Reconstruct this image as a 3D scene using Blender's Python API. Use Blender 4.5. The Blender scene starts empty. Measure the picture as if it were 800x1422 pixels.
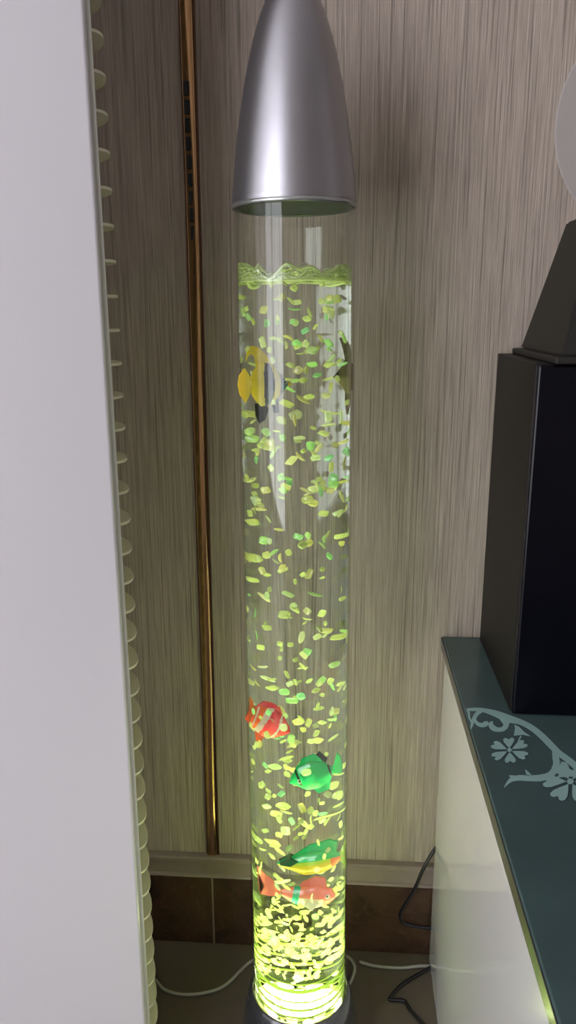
import bpy, bmesh, math, random
from mathutils import Vector, Matrix, noise
random.seed(7)
S = bpy.context.scene
COL = S.collection
R = math.radians
STROKES=[[[[.1377,.7627],[.1387,.7627],[.1401,.7628],[.1417,.7629],[.1434,.7629],[.1451,.7629],[.1467,.7627],[.1483,.7625],[.15,.7623],[.1516,.762],[.1533,.7616],[.1549,.761],[.1566,.7602],[.1582,.7591],[.1598,.7578],[.1615,.7563],[.1631,.7548],[.1648,.7531],[.1664,.7516],[.1679,.75],[.1695,.7482],[.171,.7464],[.1727,.7446],[.1744,.743],[.1763,.7416],[.1782,.7406],[.1803,.7401],[.1822,.7397],[.1841,.7394],[.1859,.7389],[.1876,.738],[.1892,.7367],[.1907,.7351],[.1922,.7334],[.1937,.7314],[.195,.7294],[.1962,.7273],[.1974,.7251],[.1985,.7228],[.1995,.7203],[.2005,.7177],[.2014,.7151],[.2023,.7125],[.2031,.7099],[.2039,.7073],[.2045,.7047],[.2052,.702],[.2059,.6993],[.2067,.6967],[.2074,.6942],[.2081,.6916],[.2089,.689],[.2097,.6864],[.2105,.6839],[.2113,.6816],[.2122,.6794],[.2132,.6776],[.2141,.6759],[.215,.6743],[.2159,.6726],[.2167,.6708],[.2176,.6688],[.2184,.6666],[.2192,.6643],[.2201,.662],[.221,.6596],[.2221,.6572],[.2234,.6547],[.2248,.652],[.2264,.6493],[.2278,.6468],[.229,.6447],[.2299,.6433]],[[.1384,.7681],[.1394,.7684],[.1408,.7689],[.1425,.7694],[.1444,.7699],[.1463,.7703],[.1481,.7706],[.1499,.7706],[.1517,.7706],[.1535,.7705],[.1553,.7702],[.1572,.7699],[.1591,.7694],[.1611,.7689],[.1631,.7683],[.1651,.7675],[.1672,.7667],[.1692,.7658],[.1711,.7647],[.1731,.7635],[.175,.7622],[.1768,.7608],[.1785,.7594],[.1802,.758],[.1818,.7567],[.1833,.7555],[.1849,.7543],[.1865,.753],[.1883,.7516],[.19,.7502],[.1918,.7485],[.1935,.7469],[.1952,.7452],[.1969,.7434],[.1986,.7415],[.2002,.7394],[.2016,.7372],[.203,.7348],[.2043,.7322],[.2054,.7296],[.2065,.7268],[.2076,.7241],[.2085,.7215],[.2095,.7188],[.2103,.7161],[.2111,.7133],[.2119,.7107],[.2126,.708],[.2133,.7054],[.214,.7027],[.2147,.7],[.2153,.6972],[.216,.6946],[.2166,.6922],[.2173,.6901],[.2181,.6882],[.2189,.6865],[.2197,.6848],[.2206,.6832],[.2216,.6814],[.2225,.6794],[.2235,.6774],[.2245,.6752],[.2254,.6731],[.2264,.671],[.2274,.6688],[.2285,.6666],[.2297,.6642],[.2312,.6616],[.2327,.6588],[.2341,.6563],[.2353,.6541],[.2361,.6526]]],[[[.2097,.6921],[.2093,.6906],[.2088,.6884],[.2081,.6858],[.2075,.6832],[.2069,.6806],[.2064,.6784],[.2059,.6763],[.2056,.6742],[.2053,.6723],[.205,.6706],[.2047,.669],[.2042,.6675],[.2037,.6658],[.2031,.6641],[.2025,.6623],[.2018,.6607],[.2011,.6593],[.2004,.658],[.1996,.6567],[.1988,.6554],[.1978,.6541],[.1968,.6529],[.1957,.6518],[.1947,.6509],[.1936,.6501],[.1924,.6494],[.1911,.6487],[.1897,.6482],[.1883,.6477],[.1869,.6472],[.1855,.6468],[.1841,.6465],[.1826,.6462],[.181,.646],[.1794,.6458],[.1778,.6456],[.1761,.6455],[.1743,.6455],[.1725,.6456],[.1706,.6456],[.1688,.6454],[.167,.6451],[.1653,.6445],[.1638,.6439],[.1623,.6431],[.1608,.6421],[.1593,.6408],[.1577,.6391],[.1562,.637],[.1547,.6344],[.1533,.6318],[.152,.6293],[.151,.6272],[.1503,.6258]],[[.2116,.6933],[.2117,.6921],[.212,.6904],[.2123,.6883],[.2125,.686],[.2127,.6837],[.2127,.6814],[.2126,.6794],[.2124,.6772],[.2121,.6749],[.2117,.6725],[.2112,.67],[.2105,.6674],[.2097,.6649],[.2089,.6624],[.2079,.6598],[.2068,.6573],[.2056,.6548],[.2043,.6524],[.2028,.6502],[.2014,.6482],[.1998,.6464],[.1983,.6447],[.1967,.6432],[.195,.6418],[.1934,.6406],[.1917,.6396],[.19,.6387],[.1884,.6381],[.1868,.6375],[.1852,.637],[.1835,.6367],[.1819,.6365],[.1803,.6364],[.1788,.6364],[.1772,.6365],[.1756,.6365],[.1739,.6365],[.1721,.6365],[.1703,.6366],[.1685,.6367],[.167,.6367],[.1655,.6365],[.1642,.6363],[.163,.636],[.1619,.6357],[.1608,.6353],[.1598,.6348],[.1587,.6341],[.1575,.6331],[.156,.6315],[.1544,.6297],[.1529,.6278],[.1516,.6262],[.1506,.6251]]],[[[.1544,.7673],[.1536,.7666],[.1525,.7656],[.1511,.7644],[.1496,.763],[.1481,.7615],[.1467,.7597],[.1455,.7578],[.1445,.7559],[.1436,.7539],[.1428,.752],[.1421,.7502],[.1415,.7485],[.1408,.7466],[.1401,.7447],[.1395,.7428],[.139,.7408],[.1384,.7388],[.138,.7368],[.1375,.7347],[.1372,.7325],[.1369,.7303],[.1366,.7283],[.1364,.7266],[.1362,.7254]],[[.155,.762],[.1542,.761],[.1531,.7597],[.1519,.7582],[.1506,.7566],[.1494,.7551],[.1486,.7538],[.1479,.7526],[.1473,.7513],[.1466,.7499],[.146,.7484],[.1453,.7467],[.1446,.7451],[.1439,.7434],[.1432,.7418],[.1425,.7403],[.1418,.7387],[.1412,.7371],[.1406,.7355],[.1399,.7338],[.1393,.7319],[.1386,.7299],[.138,.728],[.1375,.7264],[.1371,.7253]]],[[[.138,.7647],[.1381,.7639],[.1381,.7629],[.1381,.7618],[.1382,.7605],[.1382,.7592],[.1381,.758],[.138,.7568],[.1379,.7554],[.1377,.7537],[.1375,.7518],[.1374,.7496],[.1374,.7473],[.1376,.7447],[.1379,.7416],[.1382,.7385],[.1385,.7356],[.1388,.7331],[.139,.7313]],[[.1396,.7662],[.1397,.7656],[.1399,.7647],[.1401,.7637],[.1403,.7624],[.1405,.7609],[.1405,.7593],[.1404,.7575],[.1402,.7558],[.1399,.7541],[.1397,.7524],[.1395,.7506],[.1394,.7486],[.1394,.7461],[.1396,.7431],[.1397,.7398],[.1399,.7368],[.1401,.7342],[.1402,.7323]]],[[[.1436,.7528],[.1434,.7516],[.1431,.75],[.1427,.7479],[.1423,.7457],[.1421,.7434],[.1419,.7413],[.142,.7394],[.1422,.7377],[.1425,.7362],[.1429,.7348],[.1434,.7336],[.1439,.7325],[.1446,.7316],[.1453,.7308],[.1461,.7302],[.147,.7297],[.1479,.7294],[.1489,.7293],[.15,.7296],[.1511,.73],[.1522,.7307],[.1532,.7314],[.1541,.7323],[.1549,.7334],[.1558,.7351],[.1563,.737],[.1566,.7385],[.1566,.7397],[.1565,.7405],[.1565,.741]],[[.1462,.753],[.1461,.7517],[.1458,.75],[.1455,.7481],[.1452,.7462],[.1451,.7446],[.1451,.7434],[.1452,.7425],[.1454,.7416],[.1457,.7408],[.1461,.74],[.1465,.7394],[.1469,.7389],[.1473,.7385],[.1479,.7381],[.1484,.7379],[.149,.7378],[.1496,.7378],[.15,.738],[.1504,.7383],[.1508,.7389],[.1513,.7396],[.1519,.7404],[.1524,.7411],[.1527,.7414],[.1528,.7412],[.1529,.7409],[.1533,.741],[.1538,.7413],[.1543,.7419],[.1547,.7423]]],[[[.1688,.755],[.169,.7538],[.1692,.7521],[.1694,.7501],[.1696,.7481],[.1698,.7462],[.17,.7444],[.1703,.7427],[.1707,.741],[.171,.7396],[.1712,.7384],[.1713,.7377],[.1714,.7375],[.1714,.7372],[.1713,.7364],[.171,.7353],[.1706,.7341],[.1701,.733],[.1697,.7322],[.1693,.7316],[.1686,.731],[.1678,.7304],[.1669,.73],[.166,.7298],[.1652,.7297],[.1646,.7299],[.1639,.7304],[.1633,.731],[.1627,.7317],[.1623,.7325],[.162,.733],[.1617,.7336],[.1615,.7343],[.1613,.7351],[.1611,.7359],[.161,.7364],[.1608,.7362],[.1604,.7356],[.1603,.736],[.1606,.7371],[.161,.7383],[.1615,.7395],[.1618,.7404]],[[.1721,.7602],[.1726,.7595],[.1733,.7586],[.1742,.7575],[.175,.7562],[.1759,.7546],[.1765,.7531],[.177,.7515],[.1774,.7498],[.1778,.7478],[.1781,.7454],[.1782,.7427],[.1779,.7395],[.1772,.7363],[.1762,.7335],[.1751,.731],[.1739,.7288],[.1726,.7268],[.1713,.7252],[.1699,.7238],[.1685,.7228],[.1672,.7221],[.1659,.7217],[.1647,.7214],[.1635,.7212],[.1623,.7212],[.1611,.7214],[.16,.7217],[.159,.7223],[.158,.723],[.1572,.7241],[.1565,.7255],[.156,.7272],[.1557,.7291],[.1556,.7311],[.1556,.7332],[.156,.7357],[.157,.7385],[.1581,.7403],[.1591,.7413],[.16,.7418],[.1607,.7422],[.1611,.7424]]],[[[.1716,.641],[.1721,.6408],[.1728,.6405],[.1737,.6402],[.1747,.64],[.1758,.6402],[.1774,.6416],[.1788,.6447],[.179,.647],[.1787,.6483],[.1784,.649],[.178,.6496],[.1777,.6501],[.1774,.6509],[.1771,.6518],[.1767,.6527],[.1763,.6536],[.176,.6543],[.1758,.6548]],[[.1717,.6421],[.1722,.6428],[.1731,.6439],[.174,.645],[.1749,.6462],[.1753,.647],[.1748,.6468],[.1739,.6449],[.1739,.644],[.1741,.6443],[.1742,.6451],[.1744,.6463],[.1745,.6474],[.1747,.6486],[.1748,.6499],[.175,.6512],[.1751,.6525],[.1752,.6536],[.1753,.6544]]],[[[.1664,.6412],[.166,.6415],[.1656,.6421],[.1651,.6427],[.1646,.6433],[.164,.6438],[.1635,.6441],[.1628,.6442],[.1619,.6442],[.1609,.6442],[.1599,.6441],[.1591,.644],[.1585,.644]],[[.1659,.6395],[.1654,.6392],[.1647,.6388],[.1639,.6383],[.163,.638],[.1621,.6378],[.1613,.6379],[.1606,.6384],[.1599,.6393],[.1593,.6403],[.1588,.6414],[.1584,.6423],[.1581,.6429]]],[[[.1841,.7151],[.1837,.7143],[.1832,.7132],[.1825,.7118],[.1818,.7104],[.1812,.709],[.1806,.7077],[.1801,.7064],[.1796,.7051],[.1791,.7038],[.1787,.7026],[.1783,.7016],[.178,.7009]],[[.1851,.7139],[.1847,.7131],[.1842,.712],[.1835,.7107],[.1829,.7093],[.1822,.7079],[.1817,.7067],[.1812,.7055],[.1806,.7043],[.1801,.7031],[.1796,.7019],[.1792,.701],[.1789,.7003]]]]
SHAPES=[[[.1825,.7361],[.1815,.7283],[.1773,.714],[.1867,.7166],[.1939,.714],[.1894,.7223],[.1865,.732]],[[.2123,.6714],[.2126,.663],[.2061,.6496],[.2003,.6423],[.2115,.6453],[.2323,.6456],[.2174,.6573]],[[.1681,.6903],[.1662,.6965],[.1649,.7019],[.1653,.7063],[.1671,.7088],[.169,.7091],[.1705,.7066],[.1711,.7067],[.1735,.7097],[.1754,.7099],[.1764,.7078],[.1753,.7033],[.1722,.6973]],[[.1702,.6888],[.1748,.6964],[.1789,.7026],[.1825,.7059],[.1849,.7059],[.1854,.7038],[.1837,.7],[.1839,.6992],[.1867,.699],[.1872,.6969],[.1857,.6939],[.182,.6913],[.1766,.6899]],[[.1696,.685],[.1759,.6856],[.1809,.6856],[.1838,.6839],[.1843,.6813],[.183,.679],[.18,.678],[.1796,.6773],[.1799,.6739],[.1786,.6717],[.1763,.6711],[.1738,.6734],[.1717,.6784]],[[.1669,.6828],[.1687,.6769],[.17,.6718],[.1695,.6678],[.1679,.6655],[.166,.6652],[.1646,.6675],[.164,.6674],[.1618,.6647],[.16,.6644],[.159,.6664],[.1599,.6705],[.1629,.6761]],[[.1647,.6843],[.1603,.6769],[.1564,.6711],[.1531,.668],[.1509,.668],[.1502,.67],[.1517,.6736],[.1515,.6742],[.1488,.6745],[.1482,.6765],[.1495,.6793],[.1531,.6819],[.1584,.6832]],[[.1653,.6881],[.1591,.6875],[.154,.6875],[.151,.6892],[.1504,.6919],[.1516,.6943],[.1546,.6953],[.155,.6961],[.1546,.6996],[.1559,.702],[.1583,.7026],[.1609,.7002],[.1631,.6948]],[[.2151,.6411],[.2185,.6522],[.2218,.6616],[.2258,.6677],[.2294,.6694],[.2312,.6676],[.2304,.6623],[.231,.6617],[.2354,.6634],[.2372,.6616],[.2362,.6574],[.2317,.652],[.2242,.6467]],[[.2157,.6371],[.2247,.6427],[.2323,.6469],[.2373,.6475],[.239,.6451],[.2378,.6415],[.2338,.6381],[.2334,.6369],[.2352,.6336],[.234,.6302],[.2307,.6277],[.2262,.6281],[.2212,.6318]],[[.2126,.6331],[.2182,.6279],[.2224,.6233],[.2235,.6185],[.2219,.6146],[.2191,.613],[.2159,.6143],[.215,.6138],[.2127,.6092],[.21,.6075],[.2076,.6089],[.2072,.614],[.2094,.6225]],[[.209,.633],[.2059,.6224],[.2029,.6139],[.1993,.6087],[.1961,.6072],[.1943,.6087],[.1948,.6133],[.1942,.6138],[.1902,.6123],[.1884,.6139],[.189,.6177],[.1931,.6226],[.2002,.6275]],[[.2084,.6369],[.1996,.6314],[.1922,.6273],[.1873,.6267],[.1855,.6291],[.1864,.6325],[.1903,.636],[.1906,.6371],[.1886,.6405],[.1896,.644],[.1928,.6466],[.1975,.6462],[.2027,.6423]],[[.2115,.641],[.2057,.6463],[.2012,.6513],[.1999,.6566],[.2016,.6609],[.2045,.6628],[.2079,.6612],[.2089,.6619],[.2113,.6672],[.2143,.6691],[.2169,.6675],[.2172,.6615],[.2148,.6521]],[[.1697,.6867],[.1691,.6849],[.168,.6836],[.1668,.683],[.1657,.6834],[.1652,.6847],[.1652,.6864],[.1659,.6882],[.167,.6896],[.1682,.6901],[.1692,.6897],[.1698,.6885]],[[.2149,.6372],[.2138,.6349],[.2122,.6331],[.2105,.6324],[.2091,.6329],[.2084,.6345],[.2086,.6368],[.2097,.6391],[.2113,.6409],[.2131,.6417],[.2145,.6411],[.2151,.6395]]]

# ------------------------------------------------------------------ materials
def nt(name):
    m = bpy.data.materials.new(name); m.use_nodes = True
    n = m.node_tree; b = n.nodes['Principled BSDF']
    return m, n, b

def mat(name, col, rough=.5, metal=0, coat=0, spec=.5, bump=0, bscale=200, var=0):
    m, n, b = nt(name)
    b.inputs['Base Color'].default_value = (*col, 1)
    b.inputs['Roughness'].default_value = rough
    b.inputs['Metallic'].default_value = metal
    b.inputs['Coat Weight'].default_value = coat
    b.inputs['Coat Roughness'].default_value = .05
    b.inputs['Specular IOR Level'].default_value = spec
    tc = n.nodes.new('ShaderNodeTexCoord')
    no = n.nodes.new('ShaderNodeTexNoise'); no.inputs['Scale'].default_value = bscale; no.inputs['Detail'].default_value = 4
    n.links.new(tc.outputs['Object'], no.inputs['Vector'])
    if bump:
        bp = n.nodes.new('ShaderNodeBump'); bp.inputs['Strength'].default_value = bump; bp.inputs['Distance'].default_value = .001
        n.links.new(no.outputs['Fac'], bp.inputs['Height']); n.links.new(bp.outputs['Normal'], b.inputs['Normal'])
    if var:
        mx = n.nodes.new('ShaderNodeMix'); mx.data_type = 'RGBA'
        mx.inputs['A'].default_value = (*[c*(1-var) for c in col], 1); mx.inputs['B'].default_value = (*[min(1, c*(1+var)) for c in col], 1)
        n.links.new(no.outputs['Fac'], mx.inputs['Factor']); n.links.new(mx.outputs['Result'], b.inputs['Base Color'])
    return m

def wallpaper():
    m, n, b = nt('grasscloth_wallpaper'); L = n.links.new; N = n.nodes.new
    tc = N('ShaderNodeTexCoord')
    def stretched(sx, sz, detail, rough=.6):
        mp = N('ShaderNodeMapping'); mp.inputs['Scale'].default_value = (sx, 1, sz)
        no = N('ShaderNodeTexNoise'); no.inputs['Scale'].default_value = 1; no.inputs['Detail'].default_value = detail
        no.inputs['Roughness'].default_value = rough
        L(tc.outputs['Object'], mp.inputs['Vector']); L(mp.outputs['Vector'], no.inputs['Vector']); return no
    a = stretched(560, 5, 4, .7); c = stretched(1200, 16, 3); d = stretched(90, 1.2, 3)
    e = stretched(430, 4.5, 3, .5)
    def rng(no, f0, f1, t0, t1):
        r = N('ShaderNodeMapRange'); r.inputs['From Min'].default_value = f0; r.inputs['From Max'].default_value = f1
        r.inputs['To Min'].default_value = t0; r.inputs['To Max'].default_value = t1; L(no.outputs['Fac'], r.inputs['Value']); return r
    def mul(p, q):
        k = N('ShaderNodeMath'); k.operation = 'MULTIPLY'; L(p, k.inputs[0]); L(q, k.inputs[1]); return k.outputs[0]
    A = rng(a, .34, .66, .70, 1.24).outputs[0]; Cc = rng(c, .34, .66, .80, 1.18).outputs[0]; Dd = rng(d, .3, .7, .96, 1.04).outputs[0]
    Ee = rng(e, .36, .43, .62, 1.0).outputs[0]
    v = mul(mul(A, Cc), mul(Dd, Ee))
    mx = N('ShaderNodeMix'); mx.data_type = 'RGBA'; mx.blend_type = 'MULTIPLY'; mx.inputs['Factor'].default_value = 1
    mx.inputs['A'].default_value = (.405, .338, .278, 1); L(v, mx.inputs['B'])
    L(mx.outputs['Result'], b.inputs['Base Color'])
    bp = N('ShaderNodeBump'); bp.inputs['Strength'].default_value = .5; bp.inputs['Distance'].default_value = .0008
    L(v, bp.inputs['Height']); L(bp.outputs['Normal'], b.inputs['Normal'])
    b.inputs['Roughness'].default_value = .7; b.inputs['Specular IOR Level'].default_value = .25
    return m

def marble():
    m, n, b = nt('brown_marble_tile'); L = n.links.new; N = n.nodes.new
    tc = N('ShaderNodeTexCoord')
    n1 = N('ShaderNodeTexNoise'); n1.inputs['Scale'].default_value = 9; n1.inputs['Detail'].default_value = 8; n1.inputs['Distortion'].default_value = 1.2; n1.inputs['Roughness'].default_value = .65
    L(tc.outputs['Object'], n1.inputs['Vector'])
    cr = N('ShaderNodeValToRGB'); cr.color_ramp.elements[0].position = .35; cr.color_ramp.elements[0].color = (.022, .0105, .006, 1)
    cr.color_ramp.elements[1].position = .75; cr.color_ramp.elements[1].color = (.125, .066, .040, 1)
    L(n1.outputs['Fac'], cr.inputs['Fac'])
    n2 = N('ShaderNodeTexNoise'); n2.inputs['Scale'].default_value = 14; n2.inputs['Detail'].default_value = 5; n2.inputs['Distortion'].default_value = 2.5
    L(tc.outputs['Object'], n2.inputs['Vector'])
    c2 = N('ShaderNodeValToRGB'); e = c2.color_ramp.elements
    e[0].position = .485; e[0].color = (0, 0, 0, 1); e[1].position = .515; e[1].color = (0, 0, 0, 1)
    k = e.new(.5); k.color = (.35, .35, .35, 1)
    L(n2.outputs['Fac'], c2.inputs['Fac'])
    mx = N('ShaderNodeMix'); mx.data_type = 'RGBA'; L(c2.outputs['Color'], mx.inputs['Factor']); L(cr.outputs['Color'], mx.inputs['A']); mx.inputs['B'].default_value = (.19, .12, .085, 1)
    L(mx.outputs['Result'], b.inputs['Base Color']); b.inputs['Roughness'].default_value = .3
    return m

def glassy(name, ior, tint=(1, 1, 1)):
    m, n, b = nt(name); n.nodes.remove(b)
    g = n.nodes.new('ShaderNodeBsdfGlass'); g.inputs['IOR'].default_value = ior; g.inputs['Roughness'].default_value = 0; g.inputs['Color'].default_value = (*tint, 1)
    n.links.new(g.outputs[0], n.nodes['Material Output'].inputs['Surface'])
    return m

def thin_acrylic():
    m, n, b = nt('clear_acrylic'); n.nodes.remove(b); L = n.links.new
    t = n.nodes.new('ShaderNodeBsdfTransparent'); t.inputs['Color'].default_value = (.985, 1, .97, 1)
    g = n.nodes.new('ShaderNodeBsdfGlossy'); g.inputs['Roughness'].default_value = .03
    lw = n.nodes.new('ShaderNodeLayerWeight'); lw.inputs['Blend'].default_value = .5
    pw = n.nodes.new('ShaderNodeMath'); pw.operation = 'POWER'; pw.inputs[1].default_value = 4; L(lw.outputs['Facing'], pw.inputs[0])
    f = n.nodes.new('ShaderNodeMath'); f.operation = 'MULTIPLY_ADD'; f.inputs[1].default_value = .6; f.inputs[2].default_value = .022; L(pw.outputs[0], f.inputs[0])
    x = n.nodes.new('ShaderNodeMixShader'); L(f.outputs[0], x.inputs[0]); L(t.outputs[0], x.inputs[1]); L(g.outputs[0], x.inputs[2])
    L(x.outputs[0], n.nodes['Material Output'].inputs['Surface'])
    return m

def translucent(name, col, tr=.5, gloss=.12, var=0, scale=300, clear=0):
    m, n, b = nt(name); n.nodes.remove(b); L = n.links.new; N = n.nodes.new
    d = N('ShaderNodeBsdfDiffuse'); t = N('ShaderNodeBsdfTranslucent'); g = N('ShaderNodeBsdfGlossy'); g.inputs['Roughness'].default_value = .15
    for s in (d, t): s.inputs['Color'].default_value = (*col, 1)
    if var:
        oi = N('ShaderNodeObjectInfo'); tc = N('ShaderNodeTexCoord'); no = N('ShaderNodeTexNoise'); no.inputs['Scale'].default_value = scale
        L(tc.outputs['Object'], no.inputs['Vector'])
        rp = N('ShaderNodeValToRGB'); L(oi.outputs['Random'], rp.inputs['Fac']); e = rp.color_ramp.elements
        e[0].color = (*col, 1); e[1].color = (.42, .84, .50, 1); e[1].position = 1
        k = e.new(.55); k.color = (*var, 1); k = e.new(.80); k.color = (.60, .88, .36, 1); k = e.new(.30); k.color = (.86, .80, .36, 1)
        for s in (d, t): L(rp.outputs['Color'], s.inputs['Color'])
    a = N('ShaderNodeMixShader'); a.inputs[0].default_value = tr; L(d.outputs[0], a.inputs[1]); L(t.outputs[0], a.inputs[2])
    c = N('ShaderNodeMixShader'); c.inputs[0].default_value = gloss; L(a.outputs[0], c.inputs[1]); L(g.outputs[0], c.inputs[2])
    if clear:
        tp = N('ShaderNodeBsdfTransparent'); c2 = N('ShaderNodeMixShader'); c2.inputs[0].default_value = clear; L(c.outputs[0], c2.inputs[1]); L(tp.outputs[0], c2.inputs[2]); c = c2
    L(c.outputs[0], n.nodes['Material Output'].inputs['Surface'])
    return m

M = dict(
    wall=wallpaper(), marble=marble(),
    plain_wall=mat('painted_wall', (.82, .79, .76), .8), ceiling=mat('ceiling_paint', (.88, .88, .87), .9),
    floor=mat('taupe_floor_tile', (.105, .086, .064), .35, var=.12, bscale=6),
    grout=mat('pale_grout', (.35, .27, .21), .8),
    ledge=mat('taupe_trim', (.25, .195, .165), .45, var=.2, bscale=40),
    gold=mat('polished_rose_gold', (.50, .30, .15), .14, 1), golddark=mat('dark_bronze_lip', (.10, .045, .025), .3, .8),
    black_slot=mat('slot_shadow_black', (.004, .004, .005), .6),  # paints the fins' dark reflection on the gold strip
    ac=mat('white_gloss_plastic', (.73, .71, .72), .22, coat=.5), acedge=mat('ivory_plastic', (.66, .66, .59), .4),
    fin=mat('ivory_fin_plastic', (.82, .78, .62), .4),
    acbody=mat('grey_body_plastic', (.35, .35, .33), .5),
    silver=mat('brushed_silver_paint', (.38, .37, .39), .36, .95, bump=.05, bscale=900),
    ring=mat('satin_silver_ring', (.42, .44, .42), .25, .8),
    capin=mat('dark_green_inner_plate', (.018, .03, .022), .6),
    base=mat('dark_gloss_plastic', (.028, .028, .03), .2, coat=.6),
    tube=thin_acrylic(), water=glassy('water', 1.33, (.985, 1, .98)),
    cream=mat('white_gloss_lacquer', (.92, .905, .86), .12, coat=.8),
    slab=mat('dark_teal_painted_glass', (.062, .100, .098), .2, var=.25, bscale=14),
    slabedge=mat('polished_glass_edge', (.045, .045, .038), .3, coat=.3, var=.5, bscale=60),
    print_=mat('frosted_teal_print', (.28, .44, .42), .45, var=.15, bscale=25),
    spk=mat('black_ash_veneer', (.008, .0068, .0055), .5, spec=.2), spkf=mat('gloss_black_front', (.0015, .0016, .004), .25, spec=.25),
    pyr=mat('matt_black_plastic', (.018, .017, .013), .55, spec=.3),
    plate=mat('grey_wall_plate', (.36, .33, .305), .6, spec=.2), speck=mat('dark_speck', (.12, .11, .10), .6),
    wire=mat('grey_white_cable', (.33, .31, .27), .4), bwire=mat('black_cable', (.006, .006, .007), .35),
    yellow=translucent('yellow_plastic', (.95, .75, .06), .45), orange=translucent('orange_plastic', (.9, .14, .03), .35), red=translucent('red_plastic', (.85, .05, .07), .35),
    white=translucent('white_plastic', (.85, .8, .7), .3), black=mat('black_plastic', (.005, .006, .006), .3),
    green=translucent('green_plastic', (.01, .55, .17), .3), dgreen=mat('dark_green_plastic', (.0, .08, .035), .3), lime=translucent('lime_plastic', (.55, .75, .05), .4),
    teal=translucent('teal_plastic', (.02, .5, .33), .3), pink=translucent('pink_plastic', (.9, .25, .22), .4), blue=translucent('grey_blue_plastic', (.15, .25, .32), .3),
    olive=mat('olive_plastic', (.085, .07, .03), .5), amber=mat('amber_plastic', (.16, .10, .02), .45),
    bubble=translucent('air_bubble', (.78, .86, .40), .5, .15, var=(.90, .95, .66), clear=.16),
    frame=mat('white_window_frame', (.7, .7, .7), .4), pane=glassy('window_glass', 1.45),
)
def emis(name, col, s):
    m, n, b = nt(name); b.inputs['Base Color'].default_value = (*col, 1); b.inputs['Emission Color'].default_value = (*col, 1); b.inputs['Emission Strength'].default_value = s
    return m
M['led'] = emis('led_plate', (.66, .88, .20), 1.1)
M['ledspot'] = emis('led_lens', (.95, 1, .62), 12)
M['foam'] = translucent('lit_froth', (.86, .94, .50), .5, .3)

# ------------------------------------------------------------------ helpers
def obj(name, bm, m, parent=None, smooth=False, mats=None):
    me = bpy.data.meshes.new(name)
    if smooth:
        for f in bm.faces: f.smooth = True
    bm.to_mesh(me); bm.free()
    for k in (mats or [m]): me.materials.append(k)
    o = bpy.data.objects.new(name, me); COL.objects.link(o)
    if parent: o.parent = parent
    return o
def empty(name, loc=(0, 0, 0)):
    o = bpy.data.objects.new(name, None); o.location = loc; o.empty_display_size = .02; COL.objects.link(o); return o
def tag(o, label, cat, group=None, kind=None):
    o['label'] = label; o['category'] = cat
    if group: o['group'] = group
    if kind: o['kind'] = kind
    return o
def struct(name, bm, m, label=None, **k):
    o = obj(name, bm, m, **k); o['kind'] = 'structure'
    if label: o['label'] = label
    return o
def box(bm, x0, x1, y0, y1, z0, z1, bevel=0, seg=2):
    r = bmesh.ops.create_cube(bm, size=1)
    for v in r['verts']:
        v.co = Vector(((x0+x1)/2+v.co.x*(x1-x0), (y0+y1)/2+v.co.y*(y1-y0), (z0+z1)/2+v.co.z*(z1-z0)))
    if bevel:
        es = list({e for v in r['verts'] for e in v.link_edges})
        bmesh.ops.bevel(bm, geom=es, offset=bevel, segments=seg, affect='EDGES', profile=.5)
    return bm
def B(*a, **k): return box(bmesh.new(), *a, **k)
def lathe(bm, prof, n=96, close=False):
    rings = []
    for r, z in prof:
        if r < 1e-6: rings.append([bm.verts.new((0, 0, z))])
        else: rings.append([bm.verts.new((r*math.cos(2*PI*i/n), r*math.sin(2*PI*i/n), z)) for i in range(n)])
    if close: rings.append(rings[0])
    for a, b in zip(rings, rings[1:]):
        for i in range(n):
            j = (i+1) % n
            q = [a[i] if len(a) > 1 else a[0], a[j] if len(a) > 1 else a[0], b[j] if len(b) > 1 else b[0], b[i] if len(b) > 1 else b[0]]
            u = []
            for v in q:
                if v not in u: u.append(v)
            if len(u) > 2: bm.faces.new(u)
    bmesh.ops.recalc_face_normals(bm, faces=bm.faces)
    return bm
PI = math.pi
def tube(pts, r, n=10, sub=8):
    P = [Vector(p) for p in pts]; P = [2*P[0]-P[1]]+P+[2*P[-1]-P[-2]]; C = []
    for i in range(1, len(P)-2):
        a, b, c, d = P[i-1:i+3]
        for k in range(sub):
            t = k/sub; C.append(.5*(2*b+(c-a)*t+(2*a-5*b+4*c-d)*t*t+(3*b-a-3*c+d)*t**3))
    C.append(P[-2]); bm = bmesh.new(); rings = []
    for i, p in enumerate(C):
        t = (C[min(i+1, len(C)-1)]-C[max(i-1, 0)]).normalized()
        u = t.cross(Vector((.13, .21, 1))).normalized(); w = t.cross(u)
        rings.append([bm.verts.new(p+(u*math.cos(2*PI*k/n)+w*math.sin(2*PI*k/n))*r) for k in range(n)])
    for a, b in zip(rings, rings[1:]):
        for k in range(n): bm.faces.new((a[k], a[(k+1) % n], b[(k+1) % n], b[k]))
    bm.faces.new(rings[0]); bm.faces.new(rings[-1]); bmesh.ops.recalc_face_normals(bm, faces=bm.faces)
    return bm
def plate(bm, poly, t, mi=0, axis='y', off=0):
    """extruded polygon in the xz plane (axis y) or the xy plane (axis z)"""
    f = (lambda a, b, h: (a, h, b)) if axis == 'y' else (lambda a, b, h: (a, b, h))
    A = [bm.verts.new(f(a, b, off-t/2)) for a, b in poly]; Bv = [bm.verts.new(f(a, b, off+t/2)) for a, b in poly]
    fs = [bm.faces.new(A), bm.faces.new(Bv[::-1])]
    for i in range(len(poly)):
        j = (i+1) % len(poly); fs.append(bm.faces.new((A[i], A[j], Bv[j], Bv[i])))
    for q in fs: q.material_index = mi
    bmesh.ops.triangulate(bm, faces=fs[:2]); bmesh.ops.recalc_face_normals(bm, faces=bm.faces)
    return bm

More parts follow.
